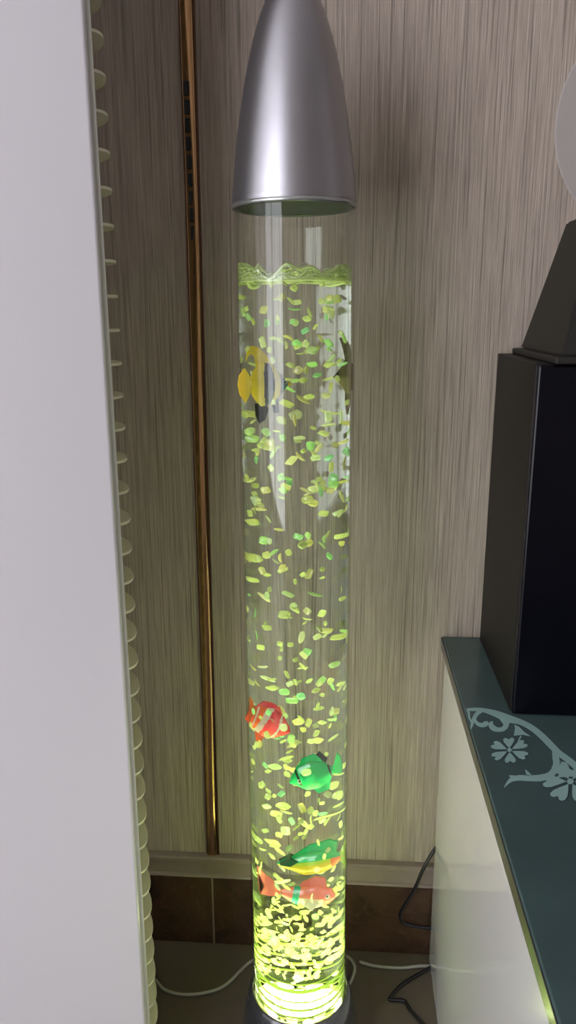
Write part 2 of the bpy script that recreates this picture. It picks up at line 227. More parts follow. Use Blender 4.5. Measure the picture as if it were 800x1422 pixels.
# ------------------------------------------------------------------ the room
WY = .964
RX0, RX1, RY0, RZ1 = -2.9, 2.4, -1.2, 2.6
struct('wall_back', B(RX0, RX1, WY, WY+.1, 0, RZ1), M['wall'])
struct('wall_side', B(RX0-.1, RX0, RY0-.1, WY+.1, 0, RZ1), M['plain_wall'])
struct('wall_right', B(RX1, RX1+.1, RY0-.1, WY+.1, 0, RZ1), M['plain_wall'])
WX0, WX1, WZ0, WZ1 = -2.8, -.72, .03, 2.35
bm = bmesh.new()
box(bm, RX0, WX0, RY0-.1, RY0, 0, RZ1); box(bm, WX1, RX1, RY0-.1, RY0, 0, RZ1)
box(bm, WX0, WX1, RY0-.1, RY0, 0, WZ0); box(bm, WX0, WX1, RY0-.1, RY0, WZ1, RZ1)
struct('wall_front', bm, M['plain_wall'])
bm = bmesh.new()
for x in (WX0, (WX0+WX1)/2-.03, WX1-.06): box(bm, x, x+.06, RY0-.07, RY0-.02, WZ0, WZ1)
for z in (WZ0, WZ1-.06): box(bm, WX0, WX1, RY0-.07, RY0-.02, z, z+.06)
w = struct('window_1', bm, M['frame'])
struct('floor', B(RX0-.1, RX1+.1, RY0-.1, WY+.1, -.05, 0), M['floor'])
struct('ceiling', B(RX0-.1, RX1+.1, RY0-.1, WY+.1, RZ1, RZ1+.05), M['ceiling'])
# baseboard tiles with a joint, and the ledge moulding above them
JX = -.181
bm = bmesh.new(); box(bm, JX-.6, JX-.0012, WY-.008, WY+.01, 0, .121, .001, 1); box(bm, JX+.0012, JX+.6, WY-.008, WY+.01, 0, .121, .001, 1)
box(bm, JX-1.2, JX-.6024, WY-.008, WY+.01, 0, .121, .001, 1); box(bm, JX+.6024, JX+1.2, WY-.008, WY+.01, 0, .121, .001, 1)
bb = struct('baseboard_back', bm, M['marble'])
g = obj('grout', B(JX-1.2, JX+1.2, WY-.0066, WY-.0005, 0, .1205), M['grout'], bb)
bm = bmesh.new()
prof = [(0, .121), (-.014, .121), (-.0145, .1225), (-.0135, .124), (-.0105, .1255), (-.0105, .146), (-.0125, .148), (-.0125, .151), (-.010, .153), (0, .1535)]
A = [bm.verts.new((RX0, WY+a, z)) for a, z in prof]; Bv = [bm.verts.new((RX1, WY+a, z)) for a, z in prof]
for i in range(len(prof)):
    j = (i+1) % len(prof); bm.faces.new((A[i], A[j], Bv[j], Bv[i]))
bm.faces.new(A); bm.faces.new(Bv); bmesh.ops.recalc_face_normals(bm, faces=bm.faces)
struct('trim_1', bm, M['ledge'])

# rose-gold divider strip set in the wall; dark blocks imitate the reflected fins
t = empty('trim_2', (-.1795, WY, .14)); t['kind'] = 'structure'
bm = bmesh.new()
H0, H1, SZ0, SZ1, NS = 0, 2.46, .862, 1.036, 9
def strip_seg(bm, z0, z1):
    pf = [(-.0072, -.0005), (-.0070, -.0046), (-.0064, -.0050), (.0040, -.0056), (.0066, -.0044), (.0072, -.0005)]
    nz = max(2, int((z1-z0)/.02)); rows = []
    for k in range(nz+1):
        z = z0+(z1-z0)*k/nz
        tw = .0009*math.sin(z*5.2+.6)+.0006*math.sin(z*11+1)
        rows.append([bm.verts.new((x, y+tw*(x/.007), z)) for x, y in pf])
    for a, b in zip(rows, rows[1:]):
        for i in range(len(pf)-1): bm.faces.new((a[i], a[i+1], b[i+1], b[i]))
strip_seg(bm, H0, H1)
bmesh.ops.recalc_face_normals(bm, faces=bm.faces)
obj('channel_strip', bm, M['gold'], t, smooth=True)
obj('dark_lip', box(B(.0072, .0094, -.004, 0, H0, H1), -.0086, -.0070, -.003, 0, H0, H1), M['golddark'], t)
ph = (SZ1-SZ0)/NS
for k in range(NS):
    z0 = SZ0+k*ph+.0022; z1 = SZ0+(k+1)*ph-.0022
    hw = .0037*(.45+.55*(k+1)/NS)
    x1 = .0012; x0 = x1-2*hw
    obj('slot', B(x0, x1, -.0066, -.0040, z0, z1, bevel=.0007, seg=1), M['black_slot'], t)  # added dark block standing in for the mirrored air conditioner fins

# ------------------------------------------------------------------ round plate on the wall
t = tag(empty('wall_plate', (.357, WY, 1.122)), 'large round plain grey plate hung on the wallpaper above the black box', 'wall plate')
bm = lathe(bmesh.new(), [(0, 0), (.1246, 0), (.125, .0006), (.1235, .0016), (.1, .0022), (0, .0024)], 96)
o = obj('disc', bm, M['plate'], t, smooth=False); o.rotation_euler = (R(90), 0, 0)
bm = bmesh.new()
for dx, dz, s in ((-.071, -.001, .0022), (-.0665, .0008, .0026), (-.0635, .0, .0015)):
    r = bmesh.ops.create_icosphere(bm, subdivisions=2, radius=s)
    for v in r['verts']: v.co = Vector((v.co.x*1.3+dx, v.co.y*.3-.0025, v.co.z*.7+dz))
obj('mark', bm, M['speck'], t)

# ------------------------------------------------------------------ air conditioner
E = Vector((-.2255, .740, 0))
t = tag(empty('air_conditioner', E), 'tall white glossy floor standing air conditioner with ribbed fins down its side edge', 'air conditioner')
t.rotation_euler = (0, 0, R(28))      # local -x runs along the front panel, local y goes back
AH = 1.78
bm = B(-.46, -.0043, -.022, -.003, .045, AH-.02, bevel=.0045, seg=5); obj('front_panel', bm, M['ac'], t, smooth=False)
for p in t.children[0].data.polygons: p.use_smooth = abs(p.normal.x) < .99 and abs(p.normal.y) < .99 and abs(p.normal.z) < .99
obj('groove_liner', B(-.455, -.0036, -.0165, .0, .044, AH-.02), M['acedge'], t)
obj('panel_frame', B(-.0040, .0006, -.0165, .012, .04, AH-.015, bevel=.0012), M['acedge'], t)
obj('rear_frame', B(-.455, -.0042, .0005, .012, .04, AH-.015, bevel=.0015), M['acedge'], t)
obj('body', B(-.44, -.016, .012, .20, .03, AH-.03, bevel=.02, seg=4), M['acbody'], t)
obj('plinth', B(-.47, -.0, -.03, .2, 0, .03, bevel=.004), M['acbody'], t)
obj('top_cap', B(-.465, -.0, -.025, .205, AH-.03, AH, bevel=.01, seg=3), M['ac'], t)
bm = bmesh.new(); sp = .0324; nf = int((AH-.14)/sp)
ZF = .9357-27*sp
for k in range(nf):
    z = ZF+k*sp
    if z < .05 or z > AH-.05: continue
    poly = [(-.02, .0125)]
    for i in range(15):
        a = PI*i/14; poly.append((0.0005+.0225*math.sin(a)**.8, .0505-.038*math.cos(a)))
    poly.append((-.02, .0885))
    plate(bm, poly, .0026, axis='z', off=z)
bmesh.ops.recalc_face_normals(bm, faces=bm.faces)
obj('side_fins', bm, M['fin'], t)

# ------------------------------------------------------------------ cabinet with painted glass top
t = tag(empty('media_cabinet', (.36, .66, 0)), 'low white glossy cabinet under a dark teal glass top, against the wall', 'cabinet')
t.location = (0, 0, 0)
obj('side_panel', B(.1385, .158, .285, WY-.016, 0, .488, bevel=.0015), M['cream'], t)
obj('carcass', B(.158, 1.5, .30, WY-.016, .03, .488, bevel=.002), M['cream'], t)
bm = bmesh.new()
for i in range(3): box(bm, .162+i*.445, .162+i*.445+.441, .285, .30, .035, .484, .002)
obj('door', B(.162, .603, .285, .2998, .035, .484, bevel=.002), M['cream'], t)
obj('door', B(.607, 1.048, .285, .2998, .035, .484, bevel=.002), M['cream'], t)
obj('door', B(1.052, 1.497, .285, .2998, .035, .484, bevel=.002), M['cream'], t)
bm.free()
gt = obj('glass_top', B(.1355, 1.52, .27, WY-.002, .4885, .505, bevel=.0015), M['slab'], t)
obj('polished_edge', B(.1343, .1356, .27, WY-.002, .4895, .5037, bevel=.0005, seg=1), M['slabedge'], gt)
bm = bmesh.new()
for si, (L_, R_) in enumerate(STROKES):
    z = .5052+si*.00004; ra = [bm.verts.new((a, b, z)) for a, b in L_]; rb = [bm.verts.new((a, b, z)) for a, b in R_]
    for i in range(len(ra)-1):
        bm.faces.new((ra[i], ra[i+1], rb[i+1], rb[i]))
for si, sh in enumerate(SHAPES):
    f = bm.faces.new([bm.verts.new((a, b, .5057+si*.00003)) for a, b in sh]); bmesh.ops.triangulate(bm, faces=[f])
for f in bm.faces:
    f.normal_update()
    if f.normal.z < 0: f.normal_flip()
r = bmesh.ops.extrude_face_region(bm, geom=bm.faces[:])
for v in [g_ for g_ in r['geom'] if isinstance(g_, bmesh.types.BMVert)]: v.co.z += .00012
obj('floral_print', bm, M['print_'], gt)

# ------------------------------------------------------------------ black box and the tapered thing on it
t = tag(empty('speaker_box', (.33, .86, .505)), 'tall plain black box speaker standing on the dark glass cabinet top', 'speaker')
t.location = (0, 0, 0)
obj('cabinet_shell', B(.1835, .50, .765, .955, .5052, .872, bevel=.0015), M['spk'], t)
obj('front_baffle', B(.1845, .499, .757, .7655, .5062, .871, bevel=.002), M['spkf'], t)
t = tag(empty('tapered_speaker', (.30, .85, .872)), 'black tapered pyramid shaped speaker on a thin flange, on top of the black box', 'speaker')
t.location = (0, 0, 0)
obj('base_flange', B(.1985, .42, .752, .948, .8722, .8788, bevel=.0015), M['pyr'], t)
bm = bmesh.new()
lo = [(.2065, .762), (.412, .762), (.412, .940), (.2065, .940)]; hi = [(.2375, .800), (.381, .800), (.381, .903), (.2375, .903)]
a = [bm.verts.new((x, y, .8786)) for x, y in lo]; b = [bm.verts.new((x, y, 1.013)) for x, y in hi]
bm.faces.new(a); bm.faces.new(b)
for i in range(4): bm.faces.new((a[i], a[(i+1) % 4], b[(i+1) % 4], b[i]))
bmesh.ops.recalc_face_normals(bm, faces=bm.faces); bmesh.ops.bevel(bm, geom=bm.edges[:], offset=.002, segments=2, affect='EDGES')
obj('tapered_body', bm, M['pyr'], t)

# ------------------------------------------------------------------ cables
r = .0023
def cord(name, pts, r, m, label, sub=8):
    o = obj(name, tube(pts, r, sub=sub), m, smooth=True); tag(o, label, 'cable'); return o
cord('power_cord', [(-.40, .905, r), (-.31, .915, r), (-.258, .8863, r), (-.235, .8672, r), (-.1987, .8625, r), (-.1554, .8786, r), (-.1213, .925, r), (-.085, .9385, r), (-.035, .946, r), (.012, .9455, r), (.029, .928, r), (.024, .900, r), (.010, .876, r*1.5), (.004, .868, .006)], r, M['wire'],
     'grey-white cord curving over the floor from the air conditioner round behind the bubble lamp')
cord('power_cord', [(.16, .9315, r), (.1289, .9335, r), (.0943, .9275, r), (.0581, .9288, r), (.0365, .9345, r)], r, M['wire'],
     'short grey-white cord on the floor running towards the white cabinet')
r = .0026
cord('speaker_cable', [(.165, .946, .24), (.140, .944, .195), (.1236, .940, .163), (.1103, .940, .122), (.0944, .942, .086), (.0975, .944, .067), (.112, .944, .061), (.135, .944, .059), (.16, .944, .06)], r, M['bwire'],
     'black cable hanging in a loop beside the brown marble skirting')
cord('speaker_cable', [(.16, .948, r), (.1278, .9229, r), (.0973, .8999, r), (.0778, .876, r), (.080, .8725, r), (.0972, .8715, r), (.104, .8583, r), (.1211, .8353, r), (.15, .80, r)], r, M['bwire'],
     'black cable kinked on the floor beside the foot of the white cabinet')

# ------------------------------------------------------------------ the bubble lamp
LEAN = Matrix.Translation((-.0428, .8, 0)) @ Matrix.Rotation(R(-.38), 4, 'Y')
lamp = empty('bubble_lamp'); lamp.matrix_world = LEAN
tag(lamp, 'tall clear bubble tube floor lamp with a silver bullet shaped cap', 'lamp')
RO, RI, RW = .0588, .0568, .0566
ZB, ZS = .058, .955
obj('base', lathe(bmesh.new(), [(0, 0), (.0740, 0), (.0752, .002), (.0750, .016), (.0738, .032), (.0720, .048), (.0700, .062), (.0678, .075), (.0655, .085), (.0632, .092), (.0612, .0955), (RO+.0006, .0965), (RO+.0004, .0955), (RO+.0004, .076), (0, .076)]), M['base'], lamp, smooth=True)
obj('tube', lathe(bmesh.new(), [(RO, .080), (RO, .0804), (RO, .0812), (RO, 1.0228), (RO, 1.0236), (RO, 1.024), (RI, 1.024), (RI, 1.0236), (RI, 1.0228), (RI, .0812), (RI, .0804), (RI, .080)], close=True), M['tube'], lamp, smooth=True)
cap = [(.0602, 1.0205), (.0606, 1.024), (.0600, 1.030), (.0588, 1.043), (.0568, 1.060), (.0541, 1.080), (.0509, 1.100), (.0470, 1.122), (.0425, 1.143), (.0370, 1.164), (.0305, 1.183), (.0235, 1.1985), (.0165, 1.209), (.0090, 1.2155), (.0035, 1.2178), (0, 1.2182)]
def smoothp(p, n=4):
    q = [p[0]]+p+[p[-1]]; out = []
    for i in range(1, len(q)-2):
        for k in range(n):
            t = k/n; c = []
            for ax in (0, 1):
                a_, b_, c_, d_ = [q[i-1+j][ax] for j in range(4)]
                c.append(.5*(2*b_+(c_-a_)*t+(2*a_-5*b_+4*c_-d_)*t*t+(3*b_-a_-3*c_+d_)*t**3))
            out.append((max(c[0], 0), c[1]))
    return out+[p[-1]]
obj('cap', lathe(bmesh.new(), smoothp(cap)), M['silver'], lamp, smooth=True)
obj('cap_ring', lathe(bmesh.new(), [(.0590, 1.0165), (.0607, 1.0172), (.0610, 1.019), (.0607, 1.0208), (.0590, 1.0212)], close=True), M['ring'], lamp, smooth=True)
obj('inner_plate', lathe(bmesh.new(), [(0, 1.0175), (RI-.0003, 1.0175), (RI-.0003, 1.022), (0, 1.022)]), M['capin'], lamp)
# lit plate with air nozzles under the water
obj('light_plate', lathe(bmesh.new(), [(0, .0835), (RW-.002, .0835), (RW-.002, .0855), (.036, .0865), (.020, .0855), (0, .0865)]), M['led'], lamp, smooth=False)
for k in range(6):
    a = 2*PI*k/6+.3; bm = bmesh.new(); q = bmesh.ops.create_cone(bm, segments=16, radius1=.006, radius2=.004, depth=.010, cap_ends=True)
    for v in q['verts']: v.co += Vector((.026*math.cos(a), .026*math.sin(a), .092))
    obj('air_nozzle', bm, M['white'], lamp)
    a += PI/6; bm = bmesh.new(); q = bmesh.ops.create_uvsphere(bm, u_segments=16, v_segments=8, radius=.0065)
    for v in q['verts']: v.co = Vector((v.co.x+.038*math.cos(a), v.co.y+.038*math.sin(a), .0868+max(v.co.z, -.001)*.7))
    obj('led_lens', bm, M['ledspot'], lamp, smooth=True)
M['rings'] = translucent('lime_diffuser', (.80, .92, .30), .5, .15)
for z, h, w_ in ((.1380, .0055, .0016), (.1500, .0015, .0010), (.1240, .0020, .0020), (.1120, .0025, .0040), (.1020, .0020, .0025)):
    obj('diffuser_ring', lathe(bmesh.new(), [(RW-.0012, z), (RW-.0012, z+h), (RW-.0012-w_, z+h*.7), (RW-.0012-w_, z+h*.2)], close=True), M['rings'], lamp, smooth=False)
# water with a rippled top
bm = bmesh.new(); n = 96
def ripple(x, y): return .0042*math.sin(x*95+1.2)+.0030*noise.noise(Vector((x*70, y*70, 3)))+.0022*math.sin(x*210+y*60)+ (.004 if abs(x) > .03 else 0)
rings = [[bm.verts.new((0, 0, .0885))]]
for rr in (.02, .04, RW): rings.append([bm.verts.new((rr*math.cos(2*PI*i/n), rr*math.sin(2*PI*i/n), .0885)) for i in range(n)])
for z in [.0885+(ZS-.004-.0885)*k/20 for k in range(1, 21)]: rings.append([bm.verts.new((RW*math.cos(2*PI*i/n), RW*math.sin(2*PI*i/n), z)) for i in range(n)])
for rr in [RW, .052, .046, .039, .032, .025, .018, .011, .005]:
    rings.append([bm.verts.new((rr*math.cos(2*PI*i/n), rr*math.sin(2*PI*i/n), ZS+.0045+ripple(rr*math.cos(2*PI*i/n), rr*math.sin(2*PI*i/n)))) for i in range(n)])
rings.append([bm.verts.new((0, 0, ZS+.0045+ripple(0, 0)))])
for a, b in zip(rings, rings[1:]):
    for i in range(n):
        j = (i+1) % n
        if len(a) == 1: bm.faces.new((a[0], b[i], b[j]))
        elif len(b) == 1: bm.faces.new((a[i], a[j], b[0]))
        else: bm.faces.new((a[i], a[j], b[j], b[i]))
bmesh.ops.recalc_face_normals(bm, faces=bm.faces)
wt = obj('water', bm, M['water'], smooth=True); wt.matrix_world = LEAN
tag(wt, 'clear water filling the lamp tube up to a rippled surface', 'water', kind='stuff')
# froth just under the surface
bm = bmesh.new(); n = 160
def wavy_ring(r0, z0, amp, ph, th):
    rows = []
    for i in range(n):
        a = 2*PI*i/n; x, y = math.cos(a), math.sin(a)
        top = .0028+ripple(x*.0555, y*.0555)
        q = noise.noise(Vector((x*2.2+ph, y*2.2, ph*3)))
        z = ZS-.006+(z0+amp*q)*(top+.0055); z = min(z, ZS+top-.0002)
        rr = r0+.0022*noise.noise(Vector((x*5+ph, y*5, ph)))
        t_ = th*(1+.7*noise.noise(Vector((x*9, y*9+ph, ph))))
        rows.append([bm.verts.new(((rr+t_*math.cos(2*PI*k/8))*x, (rr+t_*math.cos(2*PI*k/8))*y, z+t_*1.1*math.sin(2*PI*k/8))) for k in range(8)])
    for a, b in zip(rows, rows[1:]+rows[:1]):
        for k in range(8): bm.faces.new((a[k], a[(k+1) % 8], b[(k+1) % 8], b[k]))
for q in ((.0540, .02, .1, 1.0, .0011), (.0525, .12, .3, 5.0, .0013), (.0530, .30, .9, 2.3, .0009), (.0530, .55, 1.1, 3.7, .0010), (.0520, .75, .9, 4.9, .0012), (.0535, .95, .5, 6.1, .0008), (.0510, .5, 1.6, 7.7, .0012), (.046, .5, 1.2, 9.1, .0016), (.038, .4, 1.0, 8.1, .0016)):
    wavy_ring(*q)
for k in range(420):
    a = random.uniform(0, 2*PI); rr = random.uniform(.044, .0535); s = random.uniform(.0007, .0021)
    q = bmesh.ops.create_icosphere(bm, subdivisions=1, radius=s)
    tz = .0028+ripple(rr*math.cos(a), rr*math.sin(a))
    zc = ZS-.006+random.random()*(tz+.006-s)
    for v in q['verts']: v.co = Vector((v.co.x*1.3, v.co.y*1.3, v.co.z*.8))+Vector((rr*math.cos(a), rr*math.sin(a), zc))
bmesh.ops.recalc_face_normals(bm, faces=bm.faces)
fo = obj('froth', bm, M['foam'], smooth=True); fo.matrix_world = LEAN
tag(fo, 'band of bright green froth round the water surface in the tube', 'froth', kind='stuff')

# air bubbles
def bubble_mesh(k):
    rnd = random.Random(100+k); bm = bmesh.new()
    kind = k % 4
    if kind in (0, 1, 3):   # wobbling flattened cap
        bmesh.ops.create_icosphere(bm, subdivisions=2, radius=1)
        sx, sy, sz = rnd.uniform(.62, .88), rnd.uniform(.75, 1.15), rnd.uniform(.2, .35); pw = rnd.uniform(.45, .8); bend = rnd.uniform(-.35, .35)
        for v in bm.verts:
            c = v.co; x = math.copysign(abs(c.x)**pw, c.x); y = math.copysign(abs(c.y)**pw, c.y)
            q = 1+.22*noise.noise(c*1.7+Vector((k*3.1, 0, 0)))
            v.co = Vector((x*sx*q, y*sy*q+(x*bend*.5), c.z*sz+bend*x*x))
    else:                   # long thin one
        bmesh.ops.create_icosphere(bm, subdivisions=2, radius=1)
        for v in bm.verts:
            c = v.co; v.co = Vector((c.x*1.5, c.y*.42, c.z*.25+.3*c.x*c.x))
    for f in bm.faces: f.smooth = (k % 2 == 0)
    me = bpy.data.meshes.new('air_bubble'); bm.to_mesh(me); bm.free(); me.materials.append(M['bubble']); return me
BM = [bubble_mesh(k) for k in range(14)]
def spot(rnd):
    u = rnd.random()
    if u < .10: z = rnd.uniform(.72, .948); rr = RW*.93*math.sqrt(rnd.random())
    elif u < .82: z = rnd.uniform(.125, .948); rr = RW*.93*math.sqrt(rnd.random())
    elif u < .9: z = rnd.uniform(.17, .60); rr = RW*.9*math.sqrt(rnd.random())
    else: z = rnd.uniform(.11, .25); rr = RW*.75*math.sqrt(rnd.random())
    a = rnd.uniform(0, 2*PI); return Vector((rr*math.cos(a), rr*math.sin(a), z))
rb = random.Random(5); sp_ = []
while len(sp_) < 600:
    p = spot(rb)
    if p.z < .952 and all((p-q[0]).length > .0055 for q in sp_):
        e = (rb.gauss(PI/2-.35, .55), rb.gauss(0, .9), rb.gauss(0, .7)); s = rb.uniform(.0030, .0054)*(1.0 if p.z > .3 else .95)
        sp_.append((p, e, s, rb.randrange(14)))
sp_.sort(key=lambda q: -(q[2]/(.9+.35*(.95-q[0].z)+q[0].y*2)))
for p, e, s, k in sp_[:300]:
    o = bpy.data.objects.new('air_bubble', BM[k]); COL.objects.link(o)
    o.location = LEAN @ p; o.rotation_euler = e; o.scale = (s, s, s)
    tag(o, 'small flattened pale green air bubble rising through the lit water of the tube lamp', 'bubble', 'air bubbles in the lamp tube')
from mathutils import Euler
bm = bmesh.new()
def addb(p, e, s, k):
    T = Matrix.Translation(LEAN @ p) @ Euler(e).to_matrix().to_4x4() @ Matrix.Scale(s, 4)
    nb = len(bm.verts); bm.from_mesh(BM[k]); bm.verts.ensure_lookup_table()
    bmesh.ops.transform(bm, matrix=T, verts=bm.verts[nb:])
for q in sp_[300:]: addb(*q)
for i in range(150):      # the swarm above the nozzles
    rr = .045*math.sqrt(rb.random()); a = rb.uniform(0, 2*PI)
    addb(Vector((rr*math.cos(a), rr*math.sin(a), .097+.10*rb.random()**1.4)), (rb.uniform(0, 6), rb.uniform(0, 6), rb.uniform(0, 6)), rb.uniform(.0015, .0032), rb.randrange(14))
for i in range(90):
    rr = .040*math.sqrt(rb.random()); a = rb.uniform(0, 2*PI)
    addb(Vector((rr*math.cos(a), rr*math.sin(a)-.006, rb.uniform(.15, .25))), (rb.uniform(0, 6), rb.uniform(0, 6), rb.uniform(0, 6)), rb.uniform(.0018, .0036), rb.randrange(14))
o = obj('bubble_swarm', bm, M['bubble']); tag(o, 'mass of tiny bright bubbles churning low in the tube above the lit plate', 'bubbles', kind='stuff')

# ------------------------------------------------------------------ toy fish
def fish_body(top, bot, thick, colour, mats, parent, n=44, m=20):
    """top/bot/thick: lists of (x, value) from nose (x=-.5) to tail root (x=.5); colour(x, v) -> material index, v -1 belly .. 1 back"""
    def ev(T, x):
        for (a, p), (b, q) in zip(T, T[1:]):
            if x <= b: 
                u = (x-a)/(b-a); u = u*u*(3-2*u)*.4+u*.6; return p+(q-p)*u
        return T[-1][1]
    bm = bmesh.new(); rings = []
    for i in range(n+1):
        x = -.5+i/n; tz, bz, th = ev(top, x), ev(bot, x), ev(thick, x)
        mid = (tz+bz)/2; h = (tz-bz)/2
        rings.append([bm.verts.new((x, th*math.cos(2*PI*k/m), mid+h*math.sin(2*PI*k/m))) for k in range(m)])
    for i, (a, b) in enumerate(zip(rings, rings[1:])):
        for k in range(m):
            f = bm.faces.new((a[k], a[(k+1) % m], b[(k+1) % m], b[k]))
            f.material_index = colour(-.5+(i+.5)/n, math.sin(2*PI*(k+.5)/m))
    bm.faces.new(rings[0]); bm.faces.new(rings[-1]).material_index = colour(.5, 0)
    bmesh.ops.recalc_face_normals(bm, faces=bm.faces)
    return obj('body', bm, None, parent, smooth=True, mats=mats)
def fin(name, poly, m, parent, t=.02, off=0):
    return obj(name, plate(bmesh.new(), poly, t, off=off), m, parent)
def eyes(x, z, y, s, parent, ring='white'):
    for sd in (-1, 1):
        bm = bmesh.new()
        q = bmesh.ops.create_icosphere(bm, subdivisions=3, radius=s)
        for v in q['verts']: v.co = Vector((v.co.x+x, v.co.y*.4+sd*y, v.co.z+z))
        q2 = bmesh.ops.create_icosphere(bm, subdivisions=3, radius=s*.52)
        for v in q2['verts']: v.co = Vector((v.co.x+x, v.co.y*.4+sd*(y+s*.32), v.co.z+z))
        st = set(q2['verts'])
        for f in bm.faces: f.material_index = 1 if f.verts[0] in st else 0
        obj('eye', bm, None, parent, smooth=True, mats=[M[ring], M['black']])
def place(t, x, y, z, length, depth, tilt, yaw, height=None):
    """nose along local -x; yaw about z, tilt in the picture plane"""
    t.matrix_world = LEAN @ Matrix.Translation((x, y, z)) @ Matrix.Rotation(R(tilt), 4, 'Y') @ Matrix.Rotation(R(yaw), 4, 'Z') @ Matrix.Diagonal((length, depth, height or length, 1))

# yellow, black-banded butterfly fish at the left edge (faces right)
t = empty('toy_fish'); tag(t, 'yellow toy fish with broad curved black bands, near the top of the tube', 'toy fish')
def c1(x, v):
    if x < -.40: return 0
    if x < -.27: return 2
    if x < -.22: return 1
    if x < -.10+.10*v*v: return 0
    if x < .17-.06*v*v: return 1
    return 0
fish_body([(-.5, .02), (-.4, .06), (-.28, .22), (-.05, .46), (.2, .50), (.4, .30), (.5, .12)], [(-.5, -.03), (-.4, -.06), (-.28, -.22), (-.05, -.46), (.2, -.50), (.4, -.30), (.5, -.12)], [(-.5, .03), (-.3, .12), (0, .17), (.4, .07), (.5, .04)], c1, [M['yellow'], M['black'], M['blue']], t)
fin('dorsal_fin', [(-.10, .40), (.02, .60), (.22, .80), (.42, .84), (.60, .70), (.66, .50), (.56, .62), (.44, .68), (.34, .60), (.30, .40)], M['yellow'], t, .05)
fin('anal_fin', [(.10, -.40), (.02, -.55), (.10, -.78), (.24, -.86), (.34, -.70), (.36, -.42)], M['black'], t, .05)
fin('pelvic_fin', [(-.20, -.30), (-.22, -.62), (-.12, -.64), (-.05, -.42)], M['black'], t, .05)
fin('tail_fin', [(.46, .10), (.56, .24), (.72, .36), (.86, .2), (.90, 0), (.86, -.2), (.72, -.40), (.56, -.26), (.46, -.10)], M['yellow'], t, .06)
eyes(-.34, .05, .09, .045, t)
place(t, -.0215, -.018, .851, .041, .036, 0, 180+24, .045)
# olive fish seen against the light at the right edge
t = empty('toy_fish'); tag(t, 'dark olive-brown toy angelfish with pointed fins, high beside the tube wall', 'toy fish')
fish_body([(-.5, .0), (-.38, .14), (-.1, .46), (.15, .46), (.4, .18), (.5, .10)], [(-.5, -.05), (-.38, -.16), (-.1, -.44), (.15, -.44), (.4, -.16), (.5, -.1)], [(-.5, .03), (0, .13), (.5, .04)], lambda x, v: 1 if (x > .22 and v < .4) else 0, [M['olive'], M['amber']], t)
fin('dorsal_fin', [(-.15, .36), (-.22, .62), (-.34, .92), (-.16, .86), (.05, .60), (.3, .34), (.2, .2)], M['olive'], t, .05)
fin('anal_fin', [(-.15, -.34), (-.16, -.62), (-.10, -.96), (.04, -.66), (.3, -.34), (.2, -.2)], M['olive'], t, .05)
fin('tail_fin', [(.46, .09), (.68, .34), (.80, .30), (.74, 0), (.80, -.34), (.68, -.36), (.46, -.09)], M['amber'], t, .05)
eyes(-.33, .04, .07, .04, t, 'black')
place(t, .0375, .018, .856, .030, .030, 0, -30, .042)
# red and white clownfish (faces right, nose down)
t = empty('toy_fish'); tag(t, 'red-orange toy clownfish with white bands swimming nose down towards the right', 'toy fish')
def c3(x, v):
    if x < -.26+.06*v*v: return 1
    if x < -.20+.06*v*v: return 2
    if x < .10-.05*v: return 1
    if x < .24-.05*v: return 2
    if x > .37 and x < .40: return 2
    return 0
fish_body([(-.5, .01), (-.4, .12), (-.2, .28), (.05, .37), (.3, .32), (.5, .20)], [(-.5, -.05), (-.4, -.14), (-.2, -.27), (.05, -.33), (.3, -.27), (.5, -.16)], [(-.5, .04), (-.3, .15), (0, .19), (.3, .13), (.5, .06)], c3, [M['orange'], M['red'], M['white']], t)
fin('dorsal_fin', [(-.22, .24), (-.05, .42), (.15, .46), (.34, .42), (.44, .24), (.3, .2)], M['red'], t, .05)
fin('anal_fin', [(-.05, -.30), (-.02, -.44), (.10, -.48), (.22, -.30)], M['orange'], t, .05)
fin('tail_fin', [(.46, .15), (.60, .30), (.78, .34), (.74, .1), (.78, -.22), (.62, -.30), (.46, -.14)], M['orange'], t, .06)
eyes(-.29, .05, .13, .05, t)
place(t, -.0250, -.012, .474, .041, .041, 21, 180, .056)
# green tang (faces left, nose down)
t = empty('toy_fish'); tag(t, 'bright green toy fish with black face stripe, just below the red clownfish', 'toy fish')
def c4(x, v):
    if -.30 < x < -.245 and v > -.6: return 1
    if -.02 < x < .04 and .25 < v < .62: return 1
    if .42 < x < .45: return 1
    return 0
fish_body([(-.5, .0), (-.4, .11), (-.2, .29), (.05, .34), (.3, .27), (.5, .07)], [(-.5, -.04), (-.4, -.10), (-.2, -.24), (.05, -.27), (.3, -.2), (.5, -.06)], [(-.5, .03), (-.2, .14), (.1, .15), (.5, .04)], c4, [M['green'], M['black']], t)
fin('dorsal_fin', [(-.25, .24), (-.05, .40), (.20, .44), (.30, .38), (.34, .22), (.2, .2)], M['green'], t, .05)
fin('dorsal_stripe', [(.26, .42), (.34, .46), (.46, .26), (.40, .20)], M['black'], t, .07)
fin('anal_fin', [(-.10, -.22), (.0, -.36), (.25, -.34), (.38, -.14)], M['green'], t, .05)
fin('tail_fin', [(.46, .05), (.58, .12), (.74, .30), (.82, .16), (.80, -.06), (.72, -.16), (.58, -.10), (.46, -.05)], M['green'], t, .06)
eyes(-.27, .0, .115, .045, t)
place(t, .0140, -.018, .4125, .044, .044, -17, 0, .062)
